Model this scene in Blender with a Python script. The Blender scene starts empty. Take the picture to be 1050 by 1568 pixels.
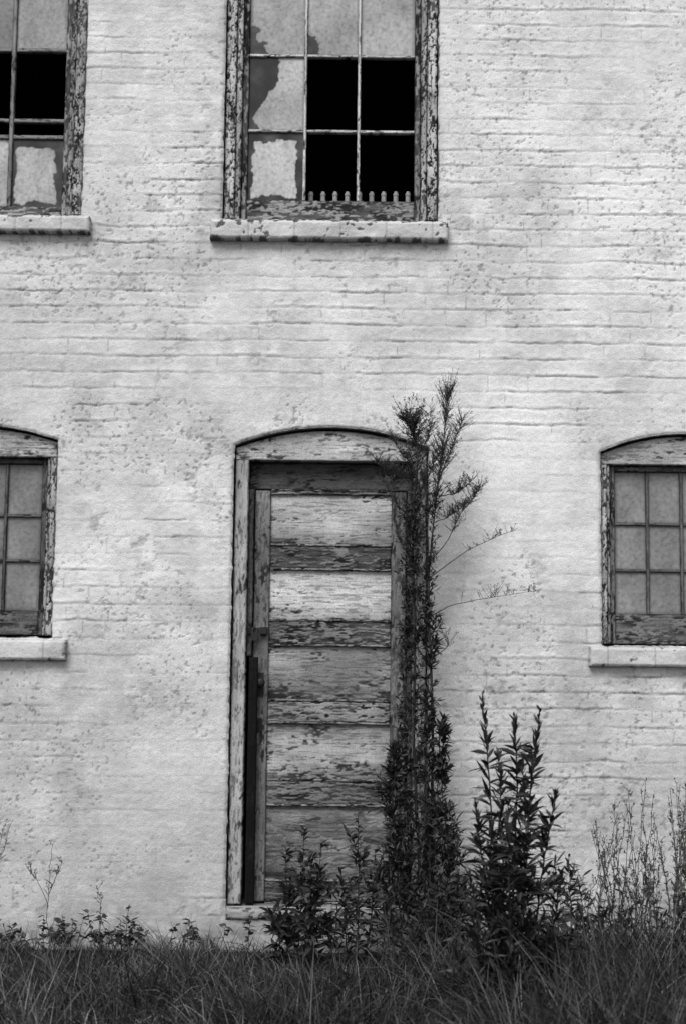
import bpy, math, numpy as np, random
from mathutils import Matrix, Vector
rng=np.random.default_rng(7); random.seed(7)

# ------------------------------------------------------------ camera model
F=2178.0
CAM=np.array([0,-7.3,1.45]); pitch=math.radians(6.0); roll=math.radians(0.65)
fw=np.array([0,math.cos(pitch),math.sin(pitch)]); u0=np.array([0,-math.sin(pitch),math.cos(pitch)]); r0=np.array([1.,0,0])
R=r0*math.cos(roll)+u0*math.sin(roll); U=u0*math.cos(roll)-r0*math.sin(roll)
def P(px,py,y=0.0):
    d=fw*F+R*(px-525)+U*(784-py); t=(y-CAM[1])/d[1]; return CAM+d*t
def PX(px,py,y=0.0): return float(P(px,py,y)[0])
def PZ(px,py,y=0.0): return float(P(px,py,y)[2])

# ------------------------------------------------------------ noise
def h2(ix,iy,s=0):
    ix=np.asarray(ix).astype(np.int64); iy=np.asarray(iy).astype(np.int64)
    n=(ix*374761393+iy*668265263+s*974634777)&0xffffffff
    n=((n^(n>>13))*1274126177)&0xffffffff
    n=n^(n>>16)
    return (n&0xffff)/65535.0
def vn(x,y,s=0):
    ix=np.floor(x); iy=np.floor(y); fx=x-ix; fy=y-iy
    fx=fx*fx*(3-2*fx); fy=fy*fy*(3-2*fy)
    a=h2(ix,iy,s); b=h2(ix+1,iy,s); c=h2(ix,iy+1,s); d=h2(ix+1,iy+1,s)
    return (a*(1-fx)+b*fx)*(1-fy)+(c*(1-fx)+d*fx)*fy
def fbm(x,y,s=0,o=4):
    x=np.asarray(x,float); y=np.asarray(y,float)
    r=0; a=1; t=0
    for i in range(o):
        r=r+a*vn(x*2**i+i*17.3,y*2**i+i*9.1,s+i*31); t+=a; a*=.5
    return r/t
def ss(a,b,x):
    t=np.clip((x-a)/(b-a),0,1); return t*t*(3-2*t)
def mix(a,b,t): return a*(1-t)+b*t

# ------------------------------------------------------------ mesh helpers
def mk(name,V,Q,A,mat,parent=None,smooth=True):
    V=np.asarray(V,dtype=np.float32); Q=np.asarray(Q,dtype=np.int32); A=np.asarray(A,dtype=np.float32)
    me=bpy.data.meshes.new(name)
    me.vertices.add(len(V)); me.vertices.foreach_set('co',V.ravel())
    me.loops.add(Q.size); me.loops.foreach_set('vertex_index',Q.ravel())
    me.polygons.add(len(Q)); me.polygons.foreach_set('loop_start',np.arange(0,Q.size,4,dtype=np.int32))
    me.update(calc_edges=True)
    at=me.attributes.new('alb','FLOAT','POINT'); at.data.foreach_set('value',A)
    me.polygons.foreach_set('use_smooth',np.full(len(Q),smooth))
    me.materials.append(mat); me.update()
    ob=bpy.data.objects.new(name,me); bpy.context.scene.collection.objects.link(ob)
    if parent is not None: ob.parent=parent
    return ob
class Acc:
    def __init__(s): s.V=[];s.Q=[];s.A=[];s.n=0
    def add(s,V,Q,A):
        V=np.asarray(V,float).reshape(-1,3); Q=np.asarray(Q,int).reshape(-1,4)
        s.V.append(V); s.Q.append(Q+s.n); s.A.append(np.broadcast_to(np.asarray(A,float),(len(V),)).copy()); s.n+=len(V)
    def box(s,x0,x1,y0,y1,z0,z1,a):
        V=[(x,y,z) for z in(z0,z1) for y in(y0,y1) for x in(x0,x1)]
        s.add(V,[(0,1,5,4),(2,6,7,3),(0,4,6,2),(1,3,7,5),(0,2,3,1),(4,5,7,6)],a)
    def tube(s,pts,ra,rb,a,k=5):
        pts=np.asarray(pts,float); n=len(pts); T=np.gradient(pts,axis=0); T/=np.linalg.norm(T,axis=1)[:,None]+1e-9
        ref=np.array([0.31,0.9,0.2]); A1=np.cross(T,ref); A1/=np.linalg.norm(A1,axis=1)[:,None]+1e-9; A2=np.cross(T,A1)
        rad=np.linspace(ra,rb,n)[:,None,None]; an=np.arange(k)*2*math.pi/k
        V=pts[:,None,:]+rad*(np.cos(an)[None,:,None]*A1[:,None,:]+np.sin(an)[None,:,None]*A2[:,None,:])
        Q=[]
        for i in range(n-1):
            for j in range(k):
                Q.append((i*k+j,i*k+(j+1)%k,(i+1)*k+(j+1)%k,(i+1)*k+j))
        s.add(V.reshape(-1,3),Q,a)
    def leaves(s,pos,dr,L,W,droop,a,prof=(.25,1,.8,.06)):
        pos=np.asarray(pos,float); N=len(pos)
        if N==0: return
        dr=np.asarray(dr,float); dr=dr/(np.linalg.norm(dr,axis=1)[:,None]+1e-9)
        L=np.broadcast_to(L,(N,)); W=np.broadcast_to(W,(N,)); droop=np.broadcast_to(droop,(N,)); a=np.broadcast_to(a,(N,))
        sd=np.cross(dr,rng.normal(size=(N,3))*.5+np.array([0,0,1.])); sd/=np.linalg.norm(sd,axis=1)[:,None]+1e-9
        k=len(prof); V=np.zeros((N,k,2,3))
        for i,p in enumerate(prof):
            t=i/(k-1); c=pos+dr*(L*t)[:,None]+np.array([0,0,-1.])[None,:]*(droop*L*t*t)[:,None]
            V[:,i,0]=c-sd*(W*p*.5)[:,None]; V[:,i,1]=c+sd*(W*p*.5)[:,None]
        b=(np.arange(N)*k*2)[:,None]
        Q=np.stack([np.concatenate([b+2*i,b+2*i+1,b+2*i+3,b+2*i+2],axis=1) for i in range(k-1)],axis=1)
        s.add(V.reshape(-1,3),Q.reshape(-1,4),np.repeat(a,k*2))
    def build(s,name,mat,parent=None,smooth=False):
        return mk(name,np.concatenate(s.V),np.concatenate(s.Q),np.concatenate(s.A),mat,parent,smooth)

# ------------------------------------------------------------ materials
def mat_attr(name,rough=.85,amp=.15,scale=140,bump=.3,bscale=160,spec=.3,bd=.002):
    m=bpy.data.materials.new(name); m.use_nodes=True; nt=m.node_tree; N=nt.nodes; L=nt.links
    b=N['Principled BSDF']; at=N.new('ShaderNodeAttribute'); at.attribute_name='alb'
    tc=N.new('ShaderNodeTexCoord')
    n=N.new('ShaderNodeTexNoise'); n.inputs['Scale'].default_value=scale; n.inputs['Detail'].default_value=4
    L.new(tc.outputs['Object'],n.inputs['Vector'])
    mr=N.new('ShaderNodeMapRange'); mr.inputs[1].default_value=.3; mr.inputs[2].default_value=.7; mr.inputs[3].default_value=1-amp; mr.inputs[4].default_value=1+amp
    L.new(n.outputs['Fac'],mr.inputs[0])
    mu=N.new('ShaderNodeMath'); mu.operation='MULTIPLY'; L.new(at.outputs['Fac'],mu.inputs[0]); L.new(mr.outputs[0],mu.inputs[1])
    cb=N.new('ShaderNodeCombineColor'); 
    for i in range(3): L.new(mu.outputs[0],cb.inputs[i])
    L.new(cb.outputs[0],b.inputs['Base Color'])
    b.inputs['Roughness'].default_value=rough; b.inputs['Specular IOR Level'].default_value=spec
    if bump>0:
        n2=N.new('ShaderNodeTexNoise'); n2.inputs['Scale'].default_value=bscale; n2.inputs['Detail'].default_value=5
        L.new(tc.outputs['Object'],n2.inputs['Vector'])
        bp=N.new('ShaderNodeBump'); bp.inputs['Strength'].default_value=bump; bp.inputs['Distance'].default_value=bd
        L.new(n2.outputs['Fac'],bp.inputs['Height']); L.new(bp.outputs[0],b.inputs['Normal'])
    return m
M_wall=mat_attr('painted_brick',.8,.16,170,.7,120,.25,.0035)
M_wood=mat_attr('weathered_wood',.85,.25,150,.5,170,.15,.002)
M_glass=mat_attr('dusty_glass',.3,.18,50,.1,30,.4,.002)
M_leaf=mat_attr('leaf',.6,.15,40,0,1,.3)
M_grass=mat_attr('grass_blade',.6,.15,30,0,1,.3)
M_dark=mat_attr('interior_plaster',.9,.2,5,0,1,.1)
M_metal=mat_attr('rusty_iron',.6,.3,200,.3,200,.3)
M_ground=mat_attr('soil',.95,.5,12,.8,20,.1,.05)

# ------------------------------------------------------------ openings
def O(x0,x1,z0,zs,za): return dict(x0=x0,x1=x1,z0=z0,zs=zs,rise=za-zs)
def ztop(o,x):
    c=(o['x0']+o['x1'])/2; hw=(o['x1']-o['x0'])/2
    t=np.clip((x-c)/hw,-1,1); return o['zs']+o['rise']*(1-t*t)
door=O(PX(352,1035),PX(654,1035),PZ(500,1391),PZ(357,681),PZ(505,654))
zc=PZ(500,337); cwin=O(PX(344,160),PX(671,160),zc,zc+1.85,zc+1.93)
zu=PZ(60,329); x1=PX(130,160); uwin=O(x1-(cwin['x1']-cwin['x0']),x1,zu,zc+1.85,zc+1.93)
x1=PX(84,820); lwin=O(x1-.87,x1,PZ(40,976),PZ(90,673),PZ(-45,650))
x0=PX(920,830); rwin=O(x0,x0+.87,PZ(1000,990),PZ(918,691),PZ(1045,664))
OPS=[door,cwin,uwin,lwin,rwin]
building=bpy.data.objects.new('brick_building',None); bpy.context.scene.collection.objects.link(building)

# ------------------------------------------------------------ wall sheet
HW=4.4; TOP=6.7
xs=np.concatenate([np.arange(-HW,-1.95,.025),np.arange(-1.95,1.95,.0055),np.arange(1.95,HW+.01,.025)])
zs=np.concatenate([np.arange(-.1,5.12,.0054),np.arange(5.12,TOP+.01,.02)])
for o in OPS:
    for v in (o['x0'],o['x1']): xs[np.argmin(abs(xs-v))]=v
    zs[np.argmin(abs(zs-o['z0']))]=o['z0']
X,Z=np.meshgrid(xs,zs)
for o in OPS:
    for i in np.where((xs>=o['x0']-1e-6)&(xs<=o['x1']+1e-6))[0]:
        zt=float(ztop(o,xs[i])); j=np.argmin(abs(zs-zt)); Z[j,i]=zt
D=np.full(X.shape,9.0); RING=np.zeros(X.shape)
for o in OPS:
    dx=np.maximum(np.maximum(o['x0']-X,X-o['x1']),0); dz=np.maximum(np.maximum(o['z0']-Z,Z-ztop(o,X)),0)
    D=np.minimum(D,np.hypot(dx,dz))
    zt=ztop(o,np.clip(X,o['x0'],o['x1']))
    RING=np.maximum(RING,ss(.24,.20,Z-zt)*ss(-.03,0.01,Z-zt)*ss(.10,.05,dx))
h=.0865
wob=.012*(fbm(X*.8,Z*.8,1)-.5)*2+.010*(fbm(X*6,Z*4,2)-.5)*2+.004*(fbm(X*25,Z*12,40,2)-.5)*2
t=(Z+wob)/h; row=np.floor(t); f=t-row
bx=(X+.012*(fbm(X*20,Z*20,3,2)-.5))/.215+.5*(row%2)+.25*h2(row,row*0,4)
col=np.floor(bx); g=bx-col
dj=np.minimum(f,1-f)*h; dv=np.minimum(g,1-g)*.215
rnd=h2(col,row,5); rnd2=h2(col,row,6)
js=ss(.38,.62,fbm(X*3,row*5.37,7,3)); fade=(1-RING*.85)*(.25+.75*ss(.38,.58,fbm(X*1.4,Z*1.8,41,3)))
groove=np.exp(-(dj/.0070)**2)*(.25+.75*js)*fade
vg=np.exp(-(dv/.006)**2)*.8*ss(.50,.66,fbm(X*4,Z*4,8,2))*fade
face=fbm(X*13,Z*20,9,4)-.5; fine=fbm(X*50,Z*62,10,3)-.5
lip=.0022*np.exp(-((f-.17)/.10)**2)*ss(.4,.65,fbm(X*5,row*3.3,11,2))*fade
out=-.0027*groove-.0014*vg+.0018*(rnd-.5)*fade+.0042*face+.0024*fine+lip+.010*(fbm(X*1.5,Z*1.5,12,2)-.5)
cs=.5+.5*ss(.40,.58,fbm(X*1.1,Z*1.3,51,2))
crack_shade=np.exp(-((f-.02)*h/.0030)**2)*ss(.56,.62,fbm(X*8,row*7.77,13,3))*fade  # bed-joint lines: slight relief, plus their shadow painted into the albedo
crack_shade=np.maximum(crack_shade,np.exp(-((1-f)*h/.0030)**2)*ss(.56,.62,fbm(X*8,(row+1)*7.77,13,3))*fade)*cs
vjoint_shade=np.exp(-(dv/.0035)**2)*ss(.60,.65,fbm(col*3.3,Z*16,14,3))*fade  # short head-joint shadows, painted into the albedo without relief
pn=fbm(X*62,Z*62,15,3); clus=ss(.50,.62,fbm(X*2.3,Z*2.3,16,3)); pits=ss(.67,.74,pn)*(.10+.90*clus)
pn2=fbm(X*30,Z*34,17,4); spall=ss(.67,.70,pn2)*ss(.54,.64,fbm(X*1.7,Z*1.7,18,2))
out=out-.003*pits-.0025*spall-.002*crack_shade
alb=.69+.15*(fbm(X*.9,Z*.9,19,3)-.5)*2+.15*(fbm(X*3.2,Z*4,20,5)-.5)*2+.05*(fbm(X*10,Z*.9,21,3)-.5)*2+.02*(rnd2-.5)+.12*face+.17*fine
alb=alb*(1-.12*groove*js)*(1-.55*crack_shade)*(1-.42*vjoint_shade)*(1-.42*pits)*(1-.28*spall)
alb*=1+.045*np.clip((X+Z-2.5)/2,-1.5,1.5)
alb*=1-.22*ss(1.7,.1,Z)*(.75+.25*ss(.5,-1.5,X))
alb=alb*(1-.15*ss(.42,.62,fbm(X*6,Z*7,42,4))*ss(.40,.6,fbm(X*1.3,Z*1.1,43,2)))
bl=[(215,838,22,30,1),(235,800,14,10,.9),(140,795,18,22,.9),(150,750,8,8,.9),(215,1062,40,24,.9),(278,1085,22,34,.8),(745,285,30,14,.8),(205,425,10,12,.8),
(282,520,12,9,1),(398,545,22,30,.7),(330,510,30,14,.5),(930,372,40,16,.6),(768,945,28,16,.7),(772,1058,20,16,.9),(828,870,26,40,.6),(312,346,16,24,.9),(712,345,26,22,.8),
(95,1215,60,60,.5),(700,905,20,15,.8),(60,1395,70,14,1),(170,1398,60,14,1),(295,1395,50,18,1),(150,960,14,8,.9),(480,560,30,20,.5),(870,520,40,24,.5),(1000,390,50,14,.6),
(985,560,40,24,.5),(60,470,50,20,.5),(250,120,30,10,.5),(900,180,40,12,.5),(560,520,40,15,.4),(45,560,40,20,.5),(300,930,14,18,.7),(185,1330,60,30,.5),(860,1130,50,24,.5),(900,1290,60,30,.6),(345,1400,12,30,.8)]
for _ in range(30): bl.append((rng.uniform(-300,1350),rng.uniform(0,1400),rng.uniform(6,24),rng.uniform(5,12),rng.uniform(.4,.8)))
fn=fbm(X*26,Z*28,22,4); B=np.zeros(X.shape); HALO=np.zeros(X.shape)
for (px,py,rx,ry,s) in bl:
    c=P(px,py); g2=np.exp(-((X-c[0])/(rx/300))**2-((Z-c[2])/(ry/300))**2)
    B=np.maximum(B,s*ss(.60,.68,fn*.6+g2*.38)); HALO=np.maximum(HALO,s*np.exp(-((X-c[0])/(rx/170))**2-((Z-c[2])/(ry/170))**2))
alb=alb*(1-.18*HALO*ss(.35,.6,fbm(X*14,Z*14,44,3)))
alb=mix(alb,.26+.3*(fbm(X*30,Z*30,23,3)),B*.7); out-=.0025*B
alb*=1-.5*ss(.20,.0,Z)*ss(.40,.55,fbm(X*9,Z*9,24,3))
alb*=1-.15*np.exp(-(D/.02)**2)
edge=np.exp(-(D/.007)**2)
jx=(fbm(X*25,Z*25,25,3)-.5)*.015*np.exp(-(D/.02)**2); jz=(fbm(X*25,Z*25,26,3)-.5)*.013*np.exp(-(D/.02)**2)
Y=-out+.009*edge
V=np.stack([X+jx,Y,Z+jz],axis=-1).reshape(-1,3)
nz,nx=X.shape; idx=np.arange(nz*nx).reshape(nz,nx)
q=np.stack([idx[:-1,:-1],idx[:-1,1:],idx[1:,1:],idx[1:,:-1]],axis=-1)
cx=(X[:-1,:-1]+X[1:,1:])/2; cz=(Z[:-1,:-1]+Z[:-1,1:]+Z[1:,1:]+Z[1:,:-1])/4
keep=np.ones(cx.shape,bool)
for o in OPS: keep&=~((cx>o['x0'])&(cx<o['x1'])&(cz>o['z0'])&(cz<ztop(o,cx)))
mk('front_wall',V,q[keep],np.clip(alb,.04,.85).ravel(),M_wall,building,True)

# reveals
for o in OPS:
    pts=[(o['x0'],o['z0'])]+[(o['x0'],z) for z in np.linspace(o['z0'],o['zs'],12)[1:]]
    for x in np.linspace(o['x0'],o['x1'],24)[1:]: pts.append((x,float(ztop(o,x))))
    pts+= [(o['x1'],z) for z in np.linspace(o['zs'],o['z0'],12)[1:]]+[(o['x0'],o['z0'])]
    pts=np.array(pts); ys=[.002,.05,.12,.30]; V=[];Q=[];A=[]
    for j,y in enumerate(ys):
        for p in pts: V.append((p[0],y,p[1])); A.append([.5,.25,.12,.1][j])  # shade of the casing gap painted in: albedo falls with depth
    n=len(pts)
    for j in range(3):
        for i in range(n-1): Q.append((j*n+i,j*n+i+1,(j+1)*n+i+1,(j+1)*n+i))
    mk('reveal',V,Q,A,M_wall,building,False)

# shell: side walls, back, roof, floors, coping
a=Acc()
a.box(-HW,-HW+.25,.02,8,-.1,TOP,.5); a.box(HW-.25,HW,.02,8,-.1,TOP,.5); a.box(-HW+.25,HW-.25,7.75,8,-.1,TOP,.5)
a.build('side_walls',M_wall,building)
a=Acc(); a.box(-HW-.06,HW+.06,-.07,.30,TOP+.003,TOP+.12,.5); a.box(-HW-.06,-HW+.3,.303,8.05,TOP+.003,TOP+.12,.5); a.box(HW-.3,HW+.06,.303,8.05,TOP+.003,TOP+.12,.5)
a.build('coping',M_wall,building)
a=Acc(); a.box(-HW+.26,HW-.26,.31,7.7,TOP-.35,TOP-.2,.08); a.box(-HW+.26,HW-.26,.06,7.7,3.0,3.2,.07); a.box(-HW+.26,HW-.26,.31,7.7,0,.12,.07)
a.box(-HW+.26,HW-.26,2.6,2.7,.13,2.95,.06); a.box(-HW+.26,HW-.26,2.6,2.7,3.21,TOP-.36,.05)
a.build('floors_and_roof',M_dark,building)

# ------------------------------------------------------------ boards
def board(name,x0,x1,z0,z1,y,depth,fn,mat,parent,res=.005,jit=.0015):
    nx=max(3,int((x1-x0)/res)+1)
    xs=np.linspace(x0,x1,nx)
    zb=z0(xs) if callable(z0) else np.full(nx,float(z0)); zt=z1(xs) if callable(z1) else np.full(nx,float(z1))
    nz=max(3,int(np.max(zt-zb)/res)+1); tt=np.linspace(0,1,nz)
    X=np.repeat(xs[None,:],nz,0); Z=zb[None,:]+(zt-zb)[None,:]*tt[:,None]
    E=np.minimum(np.minimum(X-x0,x1-X),np.minimum(Z-zb[None,:],zt[None,:]-Z))
    al,dp=fn(X,Z,E)
    bm=(E<1e-6)
    X2=X+bm*(fbm(X*60,Z*60,17,2)-.5)*2*jit; Z2=Z+bm*(fbm(X*60,Z*60,20,2)-.5)*2*jit
    V=np.stack([X2,y-dp,Z2],-1).reshape(-1,3); idx=np.arange(nx*nz).reshape(nz,nx)
    Q=np.stack([idx[:-1,:-1],idx[:-1,1:],idx[1:,1:],idx[1:,:-1]],-1).reshape(-1,4)
    ring=np.concatenate([idx[0,:],idx[1:,-1],idx[-1,-2::-1],idx[-2:0:-1,0]])
    V2=V[ring].copy(); V2[:,1]=y+depth; n0=len(V); m=len(ring)
    k=np.arange(m); k2=(k+1)%m
    Q2=np.stack([ring[k2],ring[k],n0+k,n0+k2],-1)
    A=al.reshape(-1); A=np.concatenate([A,A[ring]*.8])
    return mk(name,np.concatenate([V,V2]),np.concatenate([Q,Q2]),np.clip(A,.005,.85),mat,parent,True)
def wood(seed,grain='h',paint=.6,bare=.15,peel=.4,bias=None,su=14,sv=50,relief=.0018,tone=None,grey=.5,soft=1.0):
    def fn(X,Z,E):
        u,v=(X,Z) if grain=='h' else (Z,X)
        n=.22*fbm(u*su*.4,v*sv*.4,seed,3)+.38*fbm(u*su*1.3,v*sv*1.2,seed+3,3)+.40*fbm(u*su*3.5,v*sv*2.8,seed+5,2)
        q=np.quantile(n,peel)
        if bias is not None: n=n+bias(X,Z,E)
        m=ss(q-.05*soft,q+.045*soft,n)
        gr=fbm(u*5,v*170,seed+9,3); wv=ss(.35,.65,fbm(u*8,v*22,seed+15,3))
        w=mix(bare*.35,bare*1.7,wv)*(.45+1.1*gr)
        p=paint*(.66+.56*fbm(u*9,v*20,seed+11,4)); c=ss(.58,.68,fbm(u*16,v*150,seed+13,3)); p=p*(1-.45*c)
        gm=grey*ss(.42,.65,fbm(u*3,v*9,seed+17,4)); p=p*(1-.5*gm)
        al=mix(w,p,m)*(1-.25*np.exp(-((n-q+.02)/.015)**2))*(.45+.55*ss(0,.008,E))  # dark outline along the peel edge paints the shadow in the chips
        if tone is not None: al=al*tone(X,Z)
        dp=m*relief+.003*(gr-.5)-.0025*(1-ss(0,.006,E))
        return al,dp
    return fn
def stone(seed,base=.6,pit=.12):
    def fn(X,Z,E):
        n=fbm(X*34,Z*40,seed,4)-.12*np.exp(-E/.006)+.10*(fbm(X*4,Z*1,seed+8,2)-.5); q=np.quantile(n,pit); m=ss(q-.03,q+.02,n)
        al=mix(.11,base*(.66+.56*fbm(X*9,Z*12,seed+3,4)),m)*(.75+.25*ss(0,.008,E))
        jn=np.exp(-((((X+seed*.13)/.24)%1-.5)*.24/.004)**2); al=al*(1-.35*jn)
        dp=.004*m+.010*(fbm(X*10,Z*16,seed+5,3)-.5)+.003*(fbm(X*50,Z*50,seed+6,2)-.5)-.010*(1-ss(0,.014,E))-.002*jn
        return al,dp
    return fn
def pane(seed,base=.4,kind='full',dark=.02):
    def fn(X,Z,E):
        w=X.max()-X.min(); hh=Z.max()-Z.min(); ux=(X-X.min())/w; uz=(Z-Z.min())/hh
        n=(fbm(X*16,Z*14,seed,4)-.5); n3=(fbm(X*45,Z*45,seed+2,3)-.5)
        if kind=='patch': e=np.minimum(np.minimum(ux-.10,.86-ux)*w,np.minimum(uz-.06,.86-uz)*hh); v=e+.05*n+.02*n3
        elif kind=='left': v=(ux-(.12+.40*ss(.15,.8,uz)))*w+.05*n+.015*n3; v=np.where(uz<.12,v-.02*(1-uz/.12),v)
        elif kind=='corner': v=(ux*1.0+uz*.8-.34)*w+.10*n+.03*n3
        else: v=E+.02*n+.01*n3+.006
        m=ss(-.0015,.0025,v)
        b=base*(.45+1.1*fbm(X*7,Z*5,seed+4,5))*(1-.2*ss(.60,.7,fbm(X*60,Z*60,seed+6,2)))*(.55+.45*ss(0,.025,E))
        b=b*(1-.3*np.exp(-(v/.006)**2))
        dk=dark*(.3+5*fbm(X*12,Z*12,seed+7,3)**2)
        return mix(dk,b,m),0*X
    return fn

def sill(o,px0,px1,pt,pb,pxm,seed,pit,name,proj=.055,base=.62):
    zt=PZ(pxm,pt,-proj); zb=PZ(pxm,pb,-proj); ym=(pt+pb)/2
    xa=PX(px0,ym,-proj) if not isinstance(px0,tuple) else px0[0]; xb=PX(px1,ym,-proj) if not isinstance(px1,tuple) else px1[0]
    board(name,xa,xb,zb,zt,-proj,proj+.05,stone(seed,base,pit),M_wall,building,.005,.005)
    xs=np.linspace(xa,xb,60); ys=[-proj+.006,-.0,.14]; V=[];A=[];Q=[]
    for j,y in enumerate(ys):
        for x in xs: V.append((x,y,zt-.006+[0,.008,.02][j]+.003*rng.normal()*.5)); A.append(.45+.15*rng.random())
    for j in range(2):
        for i in range(59): Q.append((j*60+i,j*60+i+1,(j+1)*60+i+1,(j+1)*60+i))
    V=np.array(V); V[120:,0]=np.clip(V[120:,0],o['x0'],o['x1'])
    mk(name+'_top',V,Q,A,M_wall,building,True)

def window(name,o,cw,headz,vm,hm,railz,panes,pe_c,mw=.018,mpaint=.6,spaint=.35,speel=.6,cpaint=.55,seed=0,yc=.035):
    w=bpy.data.objects.new(name,None); bpy.context.scene.collection.objects.link(w); w.parent=building
    g=.006; x0=o['x0']+g; x1=o['x1']-g; z0=o['z0']+.012
    board('casing_left',x0,x0+cw*.62,z0,headz,yc,.10,wood(seed+1,'v',cpaint,.05,pe_c,su=26,sv=60,relief=.003,soft=.7),M_wood,w,.0042,.003)
    board('casing_bead',x0+cw*.62+.001,x0+cw,z0,headz,yc+.016,.08,wood(seed+31,'v',cpaint*.8,.05,pe_c,su=20,sv=60,relief=.003,soft=.7),M_wood,w,.0042,.002)
    board('casing_right',x1-cw*.62,x1,z0,headz,yc,.10,wood(seed+2,'v',cpaint,.05,pe_c,su=26,sv=60,relief=.003,soft=.7),M_wood,w,.0042,.003)
    board('casing_bead',x1-cw,x1-cw*.62-.001,z0,headz,yc+.016,.08,wood(seed+32,'v',cpaint*.8,.05,pe_c,su=20,sv=60,relief=.003,soft=.7),M_wood,w,.0042,.002)
    board('head_board',x0,x1,headz+.001,lambda x:ztop(o,x)-.012,yc+.004,.10,wood(seed+3,'h',cpaint,.12,pe_c*.55),M_wood,w)
    ys=yc+.045; sx0=x0+cw+.001; sx1=x1-cw-.001; sw=.03
    board('stile_left',sx0,sx0+sw,z0,headz-.001,ys,.05,wood(seed+4,'v',spaint,.05,speel),M_wood,w)
    board('stile_right',sx1-sw,sx1,z0,headz-.001,ys,.05,wood(seed+5,'v',spaint,.05,speel),M_wood,w)
    board('bottom_rail',sx0+sw,sx1-sw,z0,railz,ys+.002,.05,wood(seed+6,'h',spaint,.06,speel),M_wood,w)
    board('top_rail',sx0+sw,sx1-sw,headz-.03,headz-.002,ys+.002,.05,wood(seed+7,'h',spaint,.05,speel),M_wood,w)
    ax=[sx0+sw]+list(vm)+[sx1-sw]; az=[railz]+list(hm)+[headz-.03]
    for i,x in enumerate(vm): board('muntin_v',x-mw/2,x+mw/2,railz,headz-.03,ys+.008,.03,wood(seed+8+i,'v',mpaint,.1,.15),M_wood,w,.004)
    for i,z in enumerate(hm):
        for j in range(len(ax)-1):
            board('muntin_h',ax[j]+(mw/2 if j else 0),ax[j+1]-(mw/2 if j<len(ax)-2 else 0),z-mw/2,z+mw/2,ys+.010,.03,wood(seed+20+i*5+j,'h',mpaint,.1,.2),M_wood,w,.004)
    for r in range(len(az)-1):
        for c in range(len(ax)-1):
            k=panes(r,c)
            if k is None: continue
            board('pane',ax[c],ax[c+1],az[r],az[r+1],ys+.022,.004,pane(seed+40+r*7+c,*k),M_glass,w,.004,0)
    return w
yy=.035+.045+.02
def pc(r,c):
    if r==0: return (.46,'patch') if c==0 else None
    if r==1: return (.44,'left') if c==0 else None
    if r==2: return (.37,'corner' if c<2 else 'full')
    return (.37,'full')
hz=cwin['zs']-.02
hm=[PZ(500,202,yy),PZ(500,87,yy)]; d=hm[1]-hm[0]
hm2=hm+[hm[1]+d,hm[1]+2*d]; hm2=[z for z in hm2 if z<hz-.15]
window('upper_window',cwin,.085,hz,[PX(467,200,yy),PX(549,200,yy)],hm2,PZ(500,309,yy),pc,.38,mw=.016,mpaint=.75,seed=100,cpaint=.6)
sill(cwin,322,686,337,366,500,3,.14,'window_sill',base=.60)
a=Acc()
for px in np.arange(476,628,18.5):
    x=PX(px,300,.2); zb=PZ(px,316,.2); zt=PZ(px,294,.2)
    a.tube([(x,.2,zb),(x,.2,zt-.02),(x,.2,zt-.012),(x+.002,.2,zt)],.014,.010,.32,8)
    a.tube([(x,.2,zt-.022),(x,.2,zt-.010)],.015,.014,.32,8)
x=PX(470,305,.2); a.box(x-.05,PX(635,305,.2)+.03,.19,.22,PZ(550,316,.2)-.05,PZ(550,312,.2),.10)
a.build('peg_row',M_wood,building)  # row of light pegs behind the lower panes
xm=PX(20,160,yy)
hmu=[PZ(60,211,yy),PZ(60,186,yy),PZ(60,78,yy)]
def pu(r,c):
    if r==0: return (.40,'patch' if c==2 else 'full')
    if r in(1,2): return None
    if r==3: return (.32 if c==2 else .18,'full')
    return (.4,'full')
window('upper_window',uwin,.085,hz,[xm-.27,xm],hmu+[hmu[2]+.38],PZ(60,318,yy),pu,.5,mw=.022,mpaint=.28,seed=200,cpaint=.45)
sill(uwin,(uwin['x0']-.08,),137,329,354,60,5,.10,'window_sill',base=.60)
hzl=PZ(45,700,.04); xm=PX(9,820,yy)
window('lower_window',lwin,.052,hzl,[xm-.36,xm-.18,xm],[PZ(40,859,yy),PZ(40,790,yy)],PZ(40,936,yy),lambda r,c:(.20,'full'),.38,mw=.016,mpaint=.15,spaint=.14,seed=300,cpaint=.48)
sill(lwin,(lwin['x0']-.08,),100,979,1011,50,7,.03,'window_sill',base=.60)
hzr=PZ(980,712,.04); xm=PX(990,830,yy)
window('lower_window',rwin,.048,hzr,[xm,xm+.178,xm+.356],[PZ(990,874,yy),PZ(990,803,yy)],PZ(990,941,yy),lambda r,c:(.23,'full'),.35,mw=.016,mpaint=.18,spaint=.22,speel=.45,seed=400)
sill(rwin,903,(rwin['x1']+.08,),991,1021,980,9,.03,'window_sill',base=.60)

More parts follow.
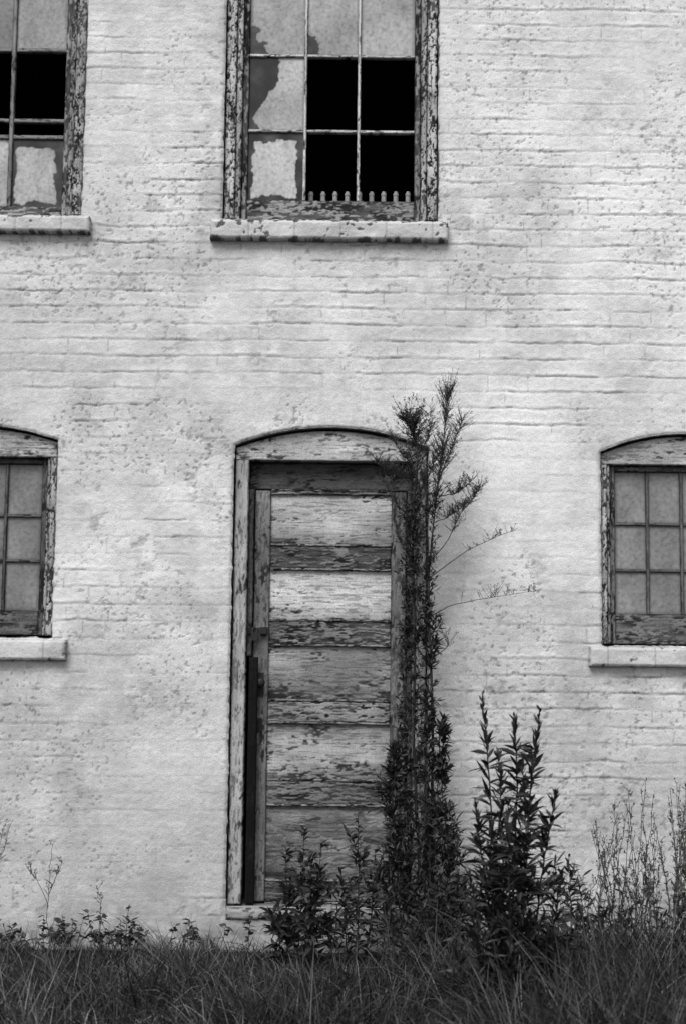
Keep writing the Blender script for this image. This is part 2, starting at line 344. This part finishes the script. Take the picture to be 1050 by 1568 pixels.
# ------------------------------------------------------------ door
dr=bpy.data.objects.new('panel_door',None); bpy.context.scene.collection.objects.link(dr); dr.parent=building
g=.008; x0=door['x0']+g; x1=door['x1']-g; z0=door['z0']+.01; hd=PZ(500,706,.04)
board('casing_left',x0,x0+.068,z0,hd,.035,.12,wood(501,'v',.48,.10,.15,su=10,sv=40),M_wood,dr,.0045,.003)
board('casing_right',x1-.068,x1,z0,hd,.035,.12,wood(502,'v',.42,.10,.3,su=10,sv=40),M_wood,dr,.0045,.003)
board('head_board',x0,x1,hd+.001,lambda x:ztop(door,x)-.014,.04,.12,wood(503,'h',.62,.14,.16,su=12,sv=36),M_wood,dr)
yd=.12
sl0=PX(386,1070,yd); sl1=PX(410,1070,yd); sr0=PX(597,1070,yd); sr1=PX(620,1070,yd)
tp=PZ(500,752,yd)
board('jamb_head',x0+.069,x1-.069,tp+.004,hd-.001,.115,.05,wood(504,'h',.11,.05,.4),M_wood,dr)
board('jamb_left',x0+.069,sl0-.004,PZ(380,1005,.09),tp+.003,.09,.06,wood(505,'v',.16,.06,.4),M_wood,dr)
board('jamb_right',sr1+.004,x1-.069,z0,tp+.003,.09,.06,wood(506,'v',.16,.06,.4),M_wood,dr)
board('gap_shade_strip',PX(378,1200,.05),PX(392,1200,.05),z0,PZ(384,1006,.05),.050,.03,wood(507,'v',.008,.006,.6),M_wood,dr)  # near-black strip added for the shade in the open jamb gap
board('stile_left',sl0,sl1,z0,tp,yd,.04,wood(508,'v',.26,.09,.25),M_wood,dr)
board('stile_right',sr0,sr1,z0,tp,yd,.04,wood(509,'v',.22,.09,.4),M_wood,dr)
rails=[(752,758,.3,.5),(836,871,.22,.72),(951,987,.26,.55),(1074,1106,.30,.30),(1196,1232,.22,.4),(1350,1392,.2,.6)]
for i,(pt,pb,pnt,pl) in enumerate(rails):
    zt=PZ(503,pt,yd); zb=PZ(503,pb,yd) if i<5 else z0
    board('rail',sl1+.001,sr0-.001,zb,zt,yd+.002,.04,wood(510+i,'h',pnt,.05,pl,su=12,sv=60,relief=.004),M_wood,dr,.004,.002)
    board('moulding',sl1+.002,sr0-.002,zt-.002,zt+.010,yd-.004,.02,wood(530+i,'h',.42,.04,.45,sv=90),M_wood,dr,.004,.002)
    if i>0: board('moulding',sl1+.002,sr0-.002,zb-.010,zb+.002,yd-.005,.02,wood(540+i,'h',.45,.04,.45,sv=90),M_wood,dr,.004,.002)
pans=[(758,836,.52,.07),(871,951,.68,.04),(987,1074,.40,.24),(1106,1196,.44,.20),(1232,1350,.26,.4)]
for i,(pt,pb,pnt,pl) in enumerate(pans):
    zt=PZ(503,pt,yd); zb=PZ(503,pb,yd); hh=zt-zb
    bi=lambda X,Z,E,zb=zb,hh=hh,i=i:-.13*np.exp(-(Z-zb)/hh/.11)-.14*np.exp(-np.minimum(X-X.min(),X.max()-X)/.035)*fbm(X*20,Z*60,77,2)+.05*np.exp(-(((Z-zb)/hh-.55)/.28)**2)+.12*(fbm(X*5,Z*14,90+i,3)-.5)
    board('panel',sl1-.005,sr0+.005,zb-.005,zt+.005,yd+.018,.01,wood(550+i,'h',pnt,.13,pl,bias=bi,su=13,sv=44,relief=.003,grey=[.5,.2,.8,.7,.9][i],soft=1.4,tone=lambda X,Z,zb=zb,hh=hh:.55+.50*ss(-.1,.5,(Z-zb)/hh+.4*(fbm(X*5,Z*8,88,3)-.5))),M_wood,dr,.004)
a=Acc()
c=P(399,1045,yd-.02)
def ball(acc,c,r,a_,k=12):
    th=np.linspace(.01,math.pi-.01,9); ph=np.arange(k)*2*math.pi/k
    V=[(c[0]+r*math.sin(t)*math.cos(p),c[1]+r*math.cos(t)*.8,c[2]+r*math.sin(t)*math.sin(p)) for t in th for p in ph]
    acc.add(V,[(i*k+j,i*k+(j+1)%k,(i+1)*k+(j+1)%k,(i+1)*k+j) for i in range(8) for j in range(k)],a_)
ball(a,(c[0],yd-.045,c[2]),.026,.015); a.tube([(c[0],yd-.045,c[2]),(c[0],yd,c[2])],.008,.01,.03,8)
a.box(c[0]-.016,c[0]+.016,yd-.010,yd-.004,c[2]-.07,c[2]+.05,.03)
c=P(392,966,yd-.03); a.box(c[0]-.075,c[0]+.055,yd-.040,yd-.030,c[2]-.014,c[2]+.016,.02)
a.box(c[0]+.02,c[0]+.06,yd-.03,yd-.004,c[2]-.02,c[2]+.02,.02)
a.box(c[0]-.022,c[0]+.012,yd-.060,yd-.041,c[2]-.050,c[2]-.008,.02)
a.tube([(c[0]-.016,yd-.050,c[2]-.01),(c[0]-.014,yd-.050,c[2]+.012),(c[0]-.005,yd-.050,c[2]+.02),(c[0]+.004,yd-.050,c[2]+.012),(c[0]+.006,yd-.050,c[2]-.01)],.004,.004,.04,6)
c=P(398,1110,yd); a.box(c[0]-.014,c[0]+.012,yd-.010,yd-.004,c[2]-.035,c[2]+.035,.02)
a.build('lock_hardware',M_metal,dr)
board('threshold',door['x0']+.004,door['x1']-.004,door['z0']-.06,door['z0']-.004,-.012,.2,stone(21,.34,.3),M_wall,dr,.005,.007)
a=Acc(); a.box(door['x0']+.004,door['x1']-.004,.0,.2,door['z0']-.03,door['z0']-.006,.2); a.build('threshold_top',M_wall,dr)

# ------------------------------------------------------------ ground
gx=np.concatenate([[-150,-60,-20],np.linspace(-8,8,160),[20,60,150]]); gy=np.concatenate([[-150,-60,-20],np.linspace(-9,1,110),[20,60,150]])
GX,GY=np.meshgrid(gx,gy)
def gz(x,y): return .05*(fbm(np.asarray(x)*1.2+50,np.asarray(y)*1.2+50,61,3)-.5)*np.clip(-np.asarray(y)*2,0,1)
GZ=gz(GX,GY); idx=np.arange(GX.size).reshape(GX.shape)
mk('ground',np.stack([GX,GY,GZ],-1).reshape(-1,3),np.stack([idx[:-1,:-1],idx[:-1,1:],idx[1:,1:],idx[1:,:-1]],-1).reshape(-1,4),np.full(GX.size,.028),M_ground)
g=Acc()
def grass(n,xa,xb,ya,yb,hs=1,lo=.05,hi=.20,wd=1):
    x=rng.uniform(xa,xb,n); y=rng.uniform(ya,yb,n)
    cl=fbm(x*3+20,y*3+20,62,3)
    H=(lo+hi*ss(0,1.0,-y))*(.40+1.2*rng.random(n)**1.5)*(.1+1.8*cl)*hs
    H*=1+.6*ss(.3,1.4,x)
    la=fbm(x*2.5,y*2.5,64,2)*8
    d=np.stack([rng.normal(size=n)*.45+.4*np.cos(la),rng.normal(size=n)*.42+.3*np.sin(la),np.ones(n)],-1)
    al=(.010+.11*rng.random(n)**2.5)*(.3+1.4*fbm(x*2.5,y*2.5,63,2)); dry=rng.random(n)<.07; al[dry]=.20
    g.leaves(np.stack([x,y,gz(x,y)-.005],-1),d,H,(.003+.003*rng.random(n))*wd,.15+.8*rng.random(n),al,prof=(1,.85,.55,.06))
grass(80000,-2.4,2.4,-2.6,-.01); grass(20000,-6,6,-6.5,-.01,1.1)
grass(3200,-2.2,2.2,-2.3,-.15,1.0,.18,.12); grass(3200,.4,2.3,-1.6,-.05,1.0,.24,.08); grass(2200,-2.2,2.2,-.40,-.02,1.0,.14,.0)
g.build('grass',M_grass)

# ------------------------------------------------------------ plants
def path(pts,y,n=24,wig=.006):
    W=np.array([P(p[0],p[1],p[2] if len(p)>2 else y) for p in pts]); t=np.linspace(0,1,len(W)); tt=np.linspace(0,1,n)
    C=np.stack([np.interp(tt,t,W[:,i]) for i in range(3)],-1)
    for _ in range(2): C[1:-1]=(C[:-2]+C[1:-1]*2+C[2:])/4
    C[1:-1]+=rng.normal(size=(n-2,3))*wig*.4
    return C
def at(C,t):
    k=t*(len(C)-1); i=int(min(k,len(C)-2)); return C[i]*(1-(k-i))+C[i+1]*(k-i)
def dress(acc,C,n,t0,t1,bl,ll,lw,lpb,el=(25,60),al=(.03,.08),stem=.05,droop=.15,flat=.7,clump=0):
    ph=random.uniform(0,50)
    for _ in range(n):
        t=random.uniform(t0,t1)
        cf=float(fbm(np.array([t*14+ph]),np.array([ph]),5,2)[0]) if clump else .5
        if clump and random.random()>ss(.25,.52,cf)+.25: continue
        p=at(C,t); az=random.uniform(0,2*math.pi); e=math.radians(random.uniform(*el))
        d=np.array([math.cos(az)*math.cos(e),flat*math.sin(az)*math.cos(e),math.sin(e)]); L=bl(t)*random.uniform(.35,1.2)*(1+clump*(cf-.5)*2)
        pts=[p+d*L*s+np.array([0,0,.18*L*s*s]) for s in (0,.33,.66,1)]
        acc.tube(pts,.0013,.0006,stem,3)
        k=np.sort(rng.uniform(.15,1.02,lpb)); pos=np.array([p+d*L*s+np.array([0,0,.18*L*s*s]) for s in k])
        dd=d[None,:]*.8+rng.normal(size=(lpb,3))*.65+np.array([0,0,.25])
        acc.leaves(pos,dd,ll(t)*rng.uniform(.6,1.2,lpb),lw(t)*rng.uniform(.7,1.2,lpb),droop,rng.uniform(al[0],al[1],lpb)*(1+1.0*(rng.random(lpb)<.12)))
def spiral(acc,C,per_m,ll,lw,t0=0,t1=1,el=(20,65),al=(.03,.08),droop=.35,flat=1):
    Ln=np.sum(np.linalg.norm(np.diff(C,axis=0),axis=1)); n=int(per_m*Ln*(t1-t0))
    if n<1:return
    t=rng.uniform(t0,t1,n); pos=np.array([at(C,a_) for a_ in t]); az=rng.uniform(0,2*math.pi,n); e=np.radians(rng.uniform(el[0],el[1],n))
    d=np.stack([np.cos(az)*np.cos(e),flat*np.sin(az)*np.cos(e),np.sin(e)],-1)
    s=np.array([ll(a_) for a_ in t])*rng.uniform(.6,1.15,n)
    acc.leaves(pos,d,s,lw*rng.uniform(.7,1.2,n),droop*rng.uniform(.3,1.6,n),rng.uniform(al[0],al[1],n)*(1+1.2*(rng.random(n)<.12)),prof=(.3,.95,1,.6,.05))

# tall sapling beside the door
s=Acc(); y=-.28
S1=path([(648,1450),(640,1300),(632,1150),(636,1000),(630,880),(632,780),(640,690),(632,650),(612,640)],y)
S2=path([(662,1450),(660,1250),(662,1050),(655,920),(657,850),(668,760),(676,680),(685,600)],y)
S3=path([(615,1450),(608,1330),(600,1220),(606,1140)],y-.05)
S4=path([(690,1450),(688,1330),(674,1200),(678,1100)],y-.05)
S5=path([(632,1450),(622,1250),(620,1050),(626,900)],y+.06)
S6=path([(640,1450),(660,1350),(650,1200),(655,1060)],y-.08)
for C,r in((S1,.010),(S2,.009),(S3,.005),(S4,.005),(S5,.006),(S6,.006)): s.tube(C,r,.0015,.03,6)
A1=(.012,.06)
dress(s,S1,240,.0,.62,lambda t:.075+.11*max(0,1-t*2.2),lambda t:.036+.022*max(0,1-2*t),lambda t:.0095,12,al=A1,clump=.8)
dress(s,S1,330,.50,.95,lambda t:.095,lambda t:.020,lambda t:.0042,16,el=(20,70),al=(.02,.06),clump=.6)
dress(s,S2,170,.0,.42,lambda t:.09,lambda t:.044,lambda t:.0095,12,al=A1,clump=.8)
dress(s,S2,100,.40,.72,lambda t:.05,lambda t:.028,lambda t:.0065,8,al=(.015,.05),clump=.6)
dress(s,S2,300,.70,1.0,lambda t:.105,lambda t:.012,lambda t:.0030,18,el=(35,75),al=(.03,.09),clump=.4)
dress(s,S3,180,.0,1,lambda t:.14*(1.1-t),lambda t:.052,lambda t:.012,10,al=A1,clump=.8)
dress(s,S4,180,.0,1,lambda t:.14*(1.1-t),lambda t:.052,lambda t:.012,10,al=A1,clump=.8)
dress(s,S5,150,.0,1,lambda t:.11*(1.1-t),lambda t:.042,lambda t:.010,10,al=A1,clump=.8)
dress(s,S6,150,.0,1,lambda t:.12*(1.1-t),lambda t:.050,lambda t:.011,10,al=A1,clump=.8)
tw=[([(657,860),(685,830),(700,790),(722,765),(735,745)],130,.35),([(657,885),(690,860),(715,842),(750,825),(788,812)],30,.5),([(657,945),(690,925),(750,915),(820,905)],32,.4),
    ([(640,740),(600,725),(575,705)],170,.1),([(640,720),(610,690),(600,665)],70,.2),([(670,760),(700,755),(722,735)],80,.3),([(668,740),(690,690),(708,640)],110,.25),([(640,700),(655,670),(660,625)],100,.3),
    ([(660,1010),(690,985),(672,960)],14,.3),([(632,800),(605,770),(590,735)],110,.2),([(665,800),(690,790),(712,772)],80,.3),([(640,760),(660,720),(668,690)],110,.1),([(635,860),(612,830),(605,800)],60,.2),([(650,800),(660,770),(650,730)],90,.1)]
for pts,n,t0 in tw:
    C=path(pts,y,12,.004); s.tube(C,.0028,.0008,.05,4)
    dress(s,C,n,t0,1.0,lambda t:.06,lambda t:.012,lambda t:.0030,9,el=(10,70),al=(.025,.08),clump=.5)
s.build('sapling',M_leaf)

# foreground tall weed
s=Acc(); yw=-1.45
stems=[[(775,1600),(765,1400),(748,1200),(738,1062)],[(790,1600),(800,1400),(812,1200),(826,1086)],[(780,1600),(785,1350),(792,1190),(786,1095)],[(770,1600),(750,1400),(735,1300),(728,1230)],
 [(800,1600),(820,1400),(838,1280),(850,1210)],[(765,1600),(770,1400),(768,1260),(762,1150)],[(785,1600),(795,1420),(805,1300),(800,1160)],[(760,1600),(738,1480),(728,1400),(718,1340)],[(800,1600),(835,1480),(850,1400),(860,1330)],
 [(790,1600),(780,1450),(778,1330),(776,1230)],[(810,1600),(840,1520),(870,1440),(890,1400)],[(772,1600),(760,1450),(752,1350),(750,1260)],[(735,1600),(715,1540),(705,1490),(695,1450)]]
for i,st in enumerate(stems):
    C=path([(p[0],p[1]) for p in st],yw+random.uniform(-.12,.12),20); s.tube(C,.006,.002,.025,5)
    spiral(s,C,140,lambda t:.125 if t<.6 else .125-.17*(t-.6),.016,.0,.82,el=(5,60),al=(.008,.05),droop=.3)
    spiral(s,C,130,lambda t:.07-.04*(t-.78)/.22,.011,.78,1.0,el=(40,75),al=(.012,.05),droop=.0)
    dress(s,C,22,.05,.5,lambda t:.09,lambda t:.075,lambda t:.013,8,al=(.008,.045),el=(20,60))
s.build('tall_weed',M_leaf)

def weed(stems,y,ll,lw,name,dens=150,al=(.012,.065)):
    s=Acc()
    for st in stems:
        C=path(st,y+random.uniform(-.06,.06),14); s.tube(C,.004,.0015,.04,5)
        spiral(s,C,dens,lambda t:ll*(1.15-.5*t),lw,.0,1.0,el=(0,60),al=al,droop=.35)
        dress(s,C,14,.05,.8,lambda t:.08,lambda t:ll*.7,lambda t:lw*.85,7,al=al,el=(20,60))
    s.build(name,M_leaf)
weed([[(455,1470),(462,1380),(466,1268)],[(440,1470),(440,1380),(438,1300)],[(470,1470),(485,1380),(492,1290)],[(430,1470),(425,1420),(410,1390)],[(480,1470),(478,1400),(476,1320)]],-.45,.09,.020,'weed_plant',160)
weed([[(545,1470),(550,1350),(548,1245)],[(530,1470),(530,1400),(520,1330)],[(560,1470),(570,1380),(575,1300)],[(585,1470),(590,1380),(585,1290)],[(510,1470),(505,1430),(500,1400)]],-.35,.08,.017,'weed_plant',140,(.015,.075))
weed([[(700,1480),(705,1400),(700,1330)],[(720,1480),(725,1420),(735,1370)],[(690,1480),(685,1420),(690,1350)],[(640,1480),(640,1420),(640,1370)],[(610,1480),(600,1420),(590,1370)],[(670,1480),(668,1420),(665,1350)]],-.6,.085,.016,'weed_plant',160)
weed([[(870,1480),(875,1400),(870,1310)],[(895,1480),(895,1420),(885,1350)],[(850,1480),(845,1400),(850,1330)],[(920,1480),(915,1430),(925,1380)],[(950,1480),(955,1440),(960,1390)],[(1000,1480),(1005,1440),(1000,1380)],[(1040,1480),(1040,1430),(1045,1370)]],-.7,.085,.015,'weed_plant',140)
s=Acc()
for i in range(95):
    px=random.choice([random.uniform(-20,110),random.uniform(-20,340),random.uniform(140,230),random.uniform(380,620)]); hgt=random.uniform(0,60)*random.uniform(.4,1)
    C=path([(px,1450),(px+random.uniform(-18,18),1440-hgt)],-.12+random.uniform(-.12,.05),6); s.tube(C,.002,.001,.05,4)
    sz=random.uniform(.6,1.2)
    spiral(s,C,random.uniform(80,160),lambda t:.045*sz,.019*sz,.2,1,el=(-10,50),al=(.015,.075),droop=.3)
s.build('wall_foot_weeds',M_leaf)
def dry(specs,y,name,al,seed_n):
    s=Acc()
    for st in specs:
        C=path(st,y+random.uniform(-.15,.1),14,.008); s.tube(C,.0025,.0012,al,4)
        dress(s,C,seed_n,.45,1,lambda t:.04,lambda t:.016,lambda t:.006,5,el=(40,75),al=(al*.7,al*1.5),stem=al)
        spiral(s,C,20,lambda t:.07,.008,.0,.7,el=(30,70),al=(al*.4,al),droop=.4)
    s.build(name,M_leaf)
sp=[]
for i in range(60):
    b=random.uniform(900,1090); sp.append([(b,1470),(b+random.uniform(-8,12),1380),(b+random.uniform(-25,30),random.uniform(1195,1350))])
dry(sp,-.5,'dry_weed',.08,12)
dry([[(72,1440),(74,1370),(82,1290)],[(74,1390),(60,1350),(40,1325)],[(75,1370),(88,1340),(95,1320)],[(150,1440),(155,1390),(150,1360)]],-.2,'dry_weed',.10,6)
dry([[(-20,1450),(-5,1330),(20,1255)],[(-30,1450),(-10,1350),(5,1270)]],-.3,'dry_weed',.12,6)

# ------------------------------------------------------------ light, sky, camera
sc=bpy.context.scene
w=bpy.data.worlds.new('World'); sc.world=w; w.use_nodes=True; nt=w.node_tree; bg=nt.nodes['Background']
sk=nt.nodes.new('ShaderNodeTexSky'); sk.sky_type='NISHITA'; sk.sun_disc=False
el=math.radians(52); az=math.radians(200); sk.sun_elevation=el; sk.sun_rotation=az
bw=nt.nodes.new('ShaderNodeRGBToBW'); nt.links.new(sk.outputs[0],bw.inputs[0]); nt.links.new(bw.outputs[0],bg.inputs[0]); bg.inputs[1].default_value=.15
sun=bpy.data.lights.new('sun','SUN'); sun.energy=2.8; sun.angle=math.radians(35); so=bpy.data.objects.new('sun',sun); sc.collection.objects.link(so)
dirv=Vector((math.sin(az)*math.cos(el),math.cos(az)*math.cos(el),math.sin(el))); so.rotation_euler=dirv.to_track_quat('Z','Y').to_euler(); so.location=(0,-8,10)
cd=bpy.data.cameras.new('camera'); co=bpy.data.objects.new('camera',cd); sc.collection.objects.link(co)
cd.sensor_fit='VERTICAL'; cd.sensor_height=36; cd.lens=36*F/1568; cd.clip_end=500
cd.dof.use_dof=True; cd.dof.focus_distance=7.3; cd.dof.aperture_fstop=2.4
m=Matrix(((R[0],U[0],-fw[0],CAM[0]),(R[1],U[1],-fw[1],CAM[1]),(R[2],U[2],-fw[2],CAM[2]),(0,0,0,1))); co.matrix_world=m
sc.camera=co
sc.view_settings.view_transform='Standard'; sc.view_settings.look='None'; sc.view_settings.exposure=0
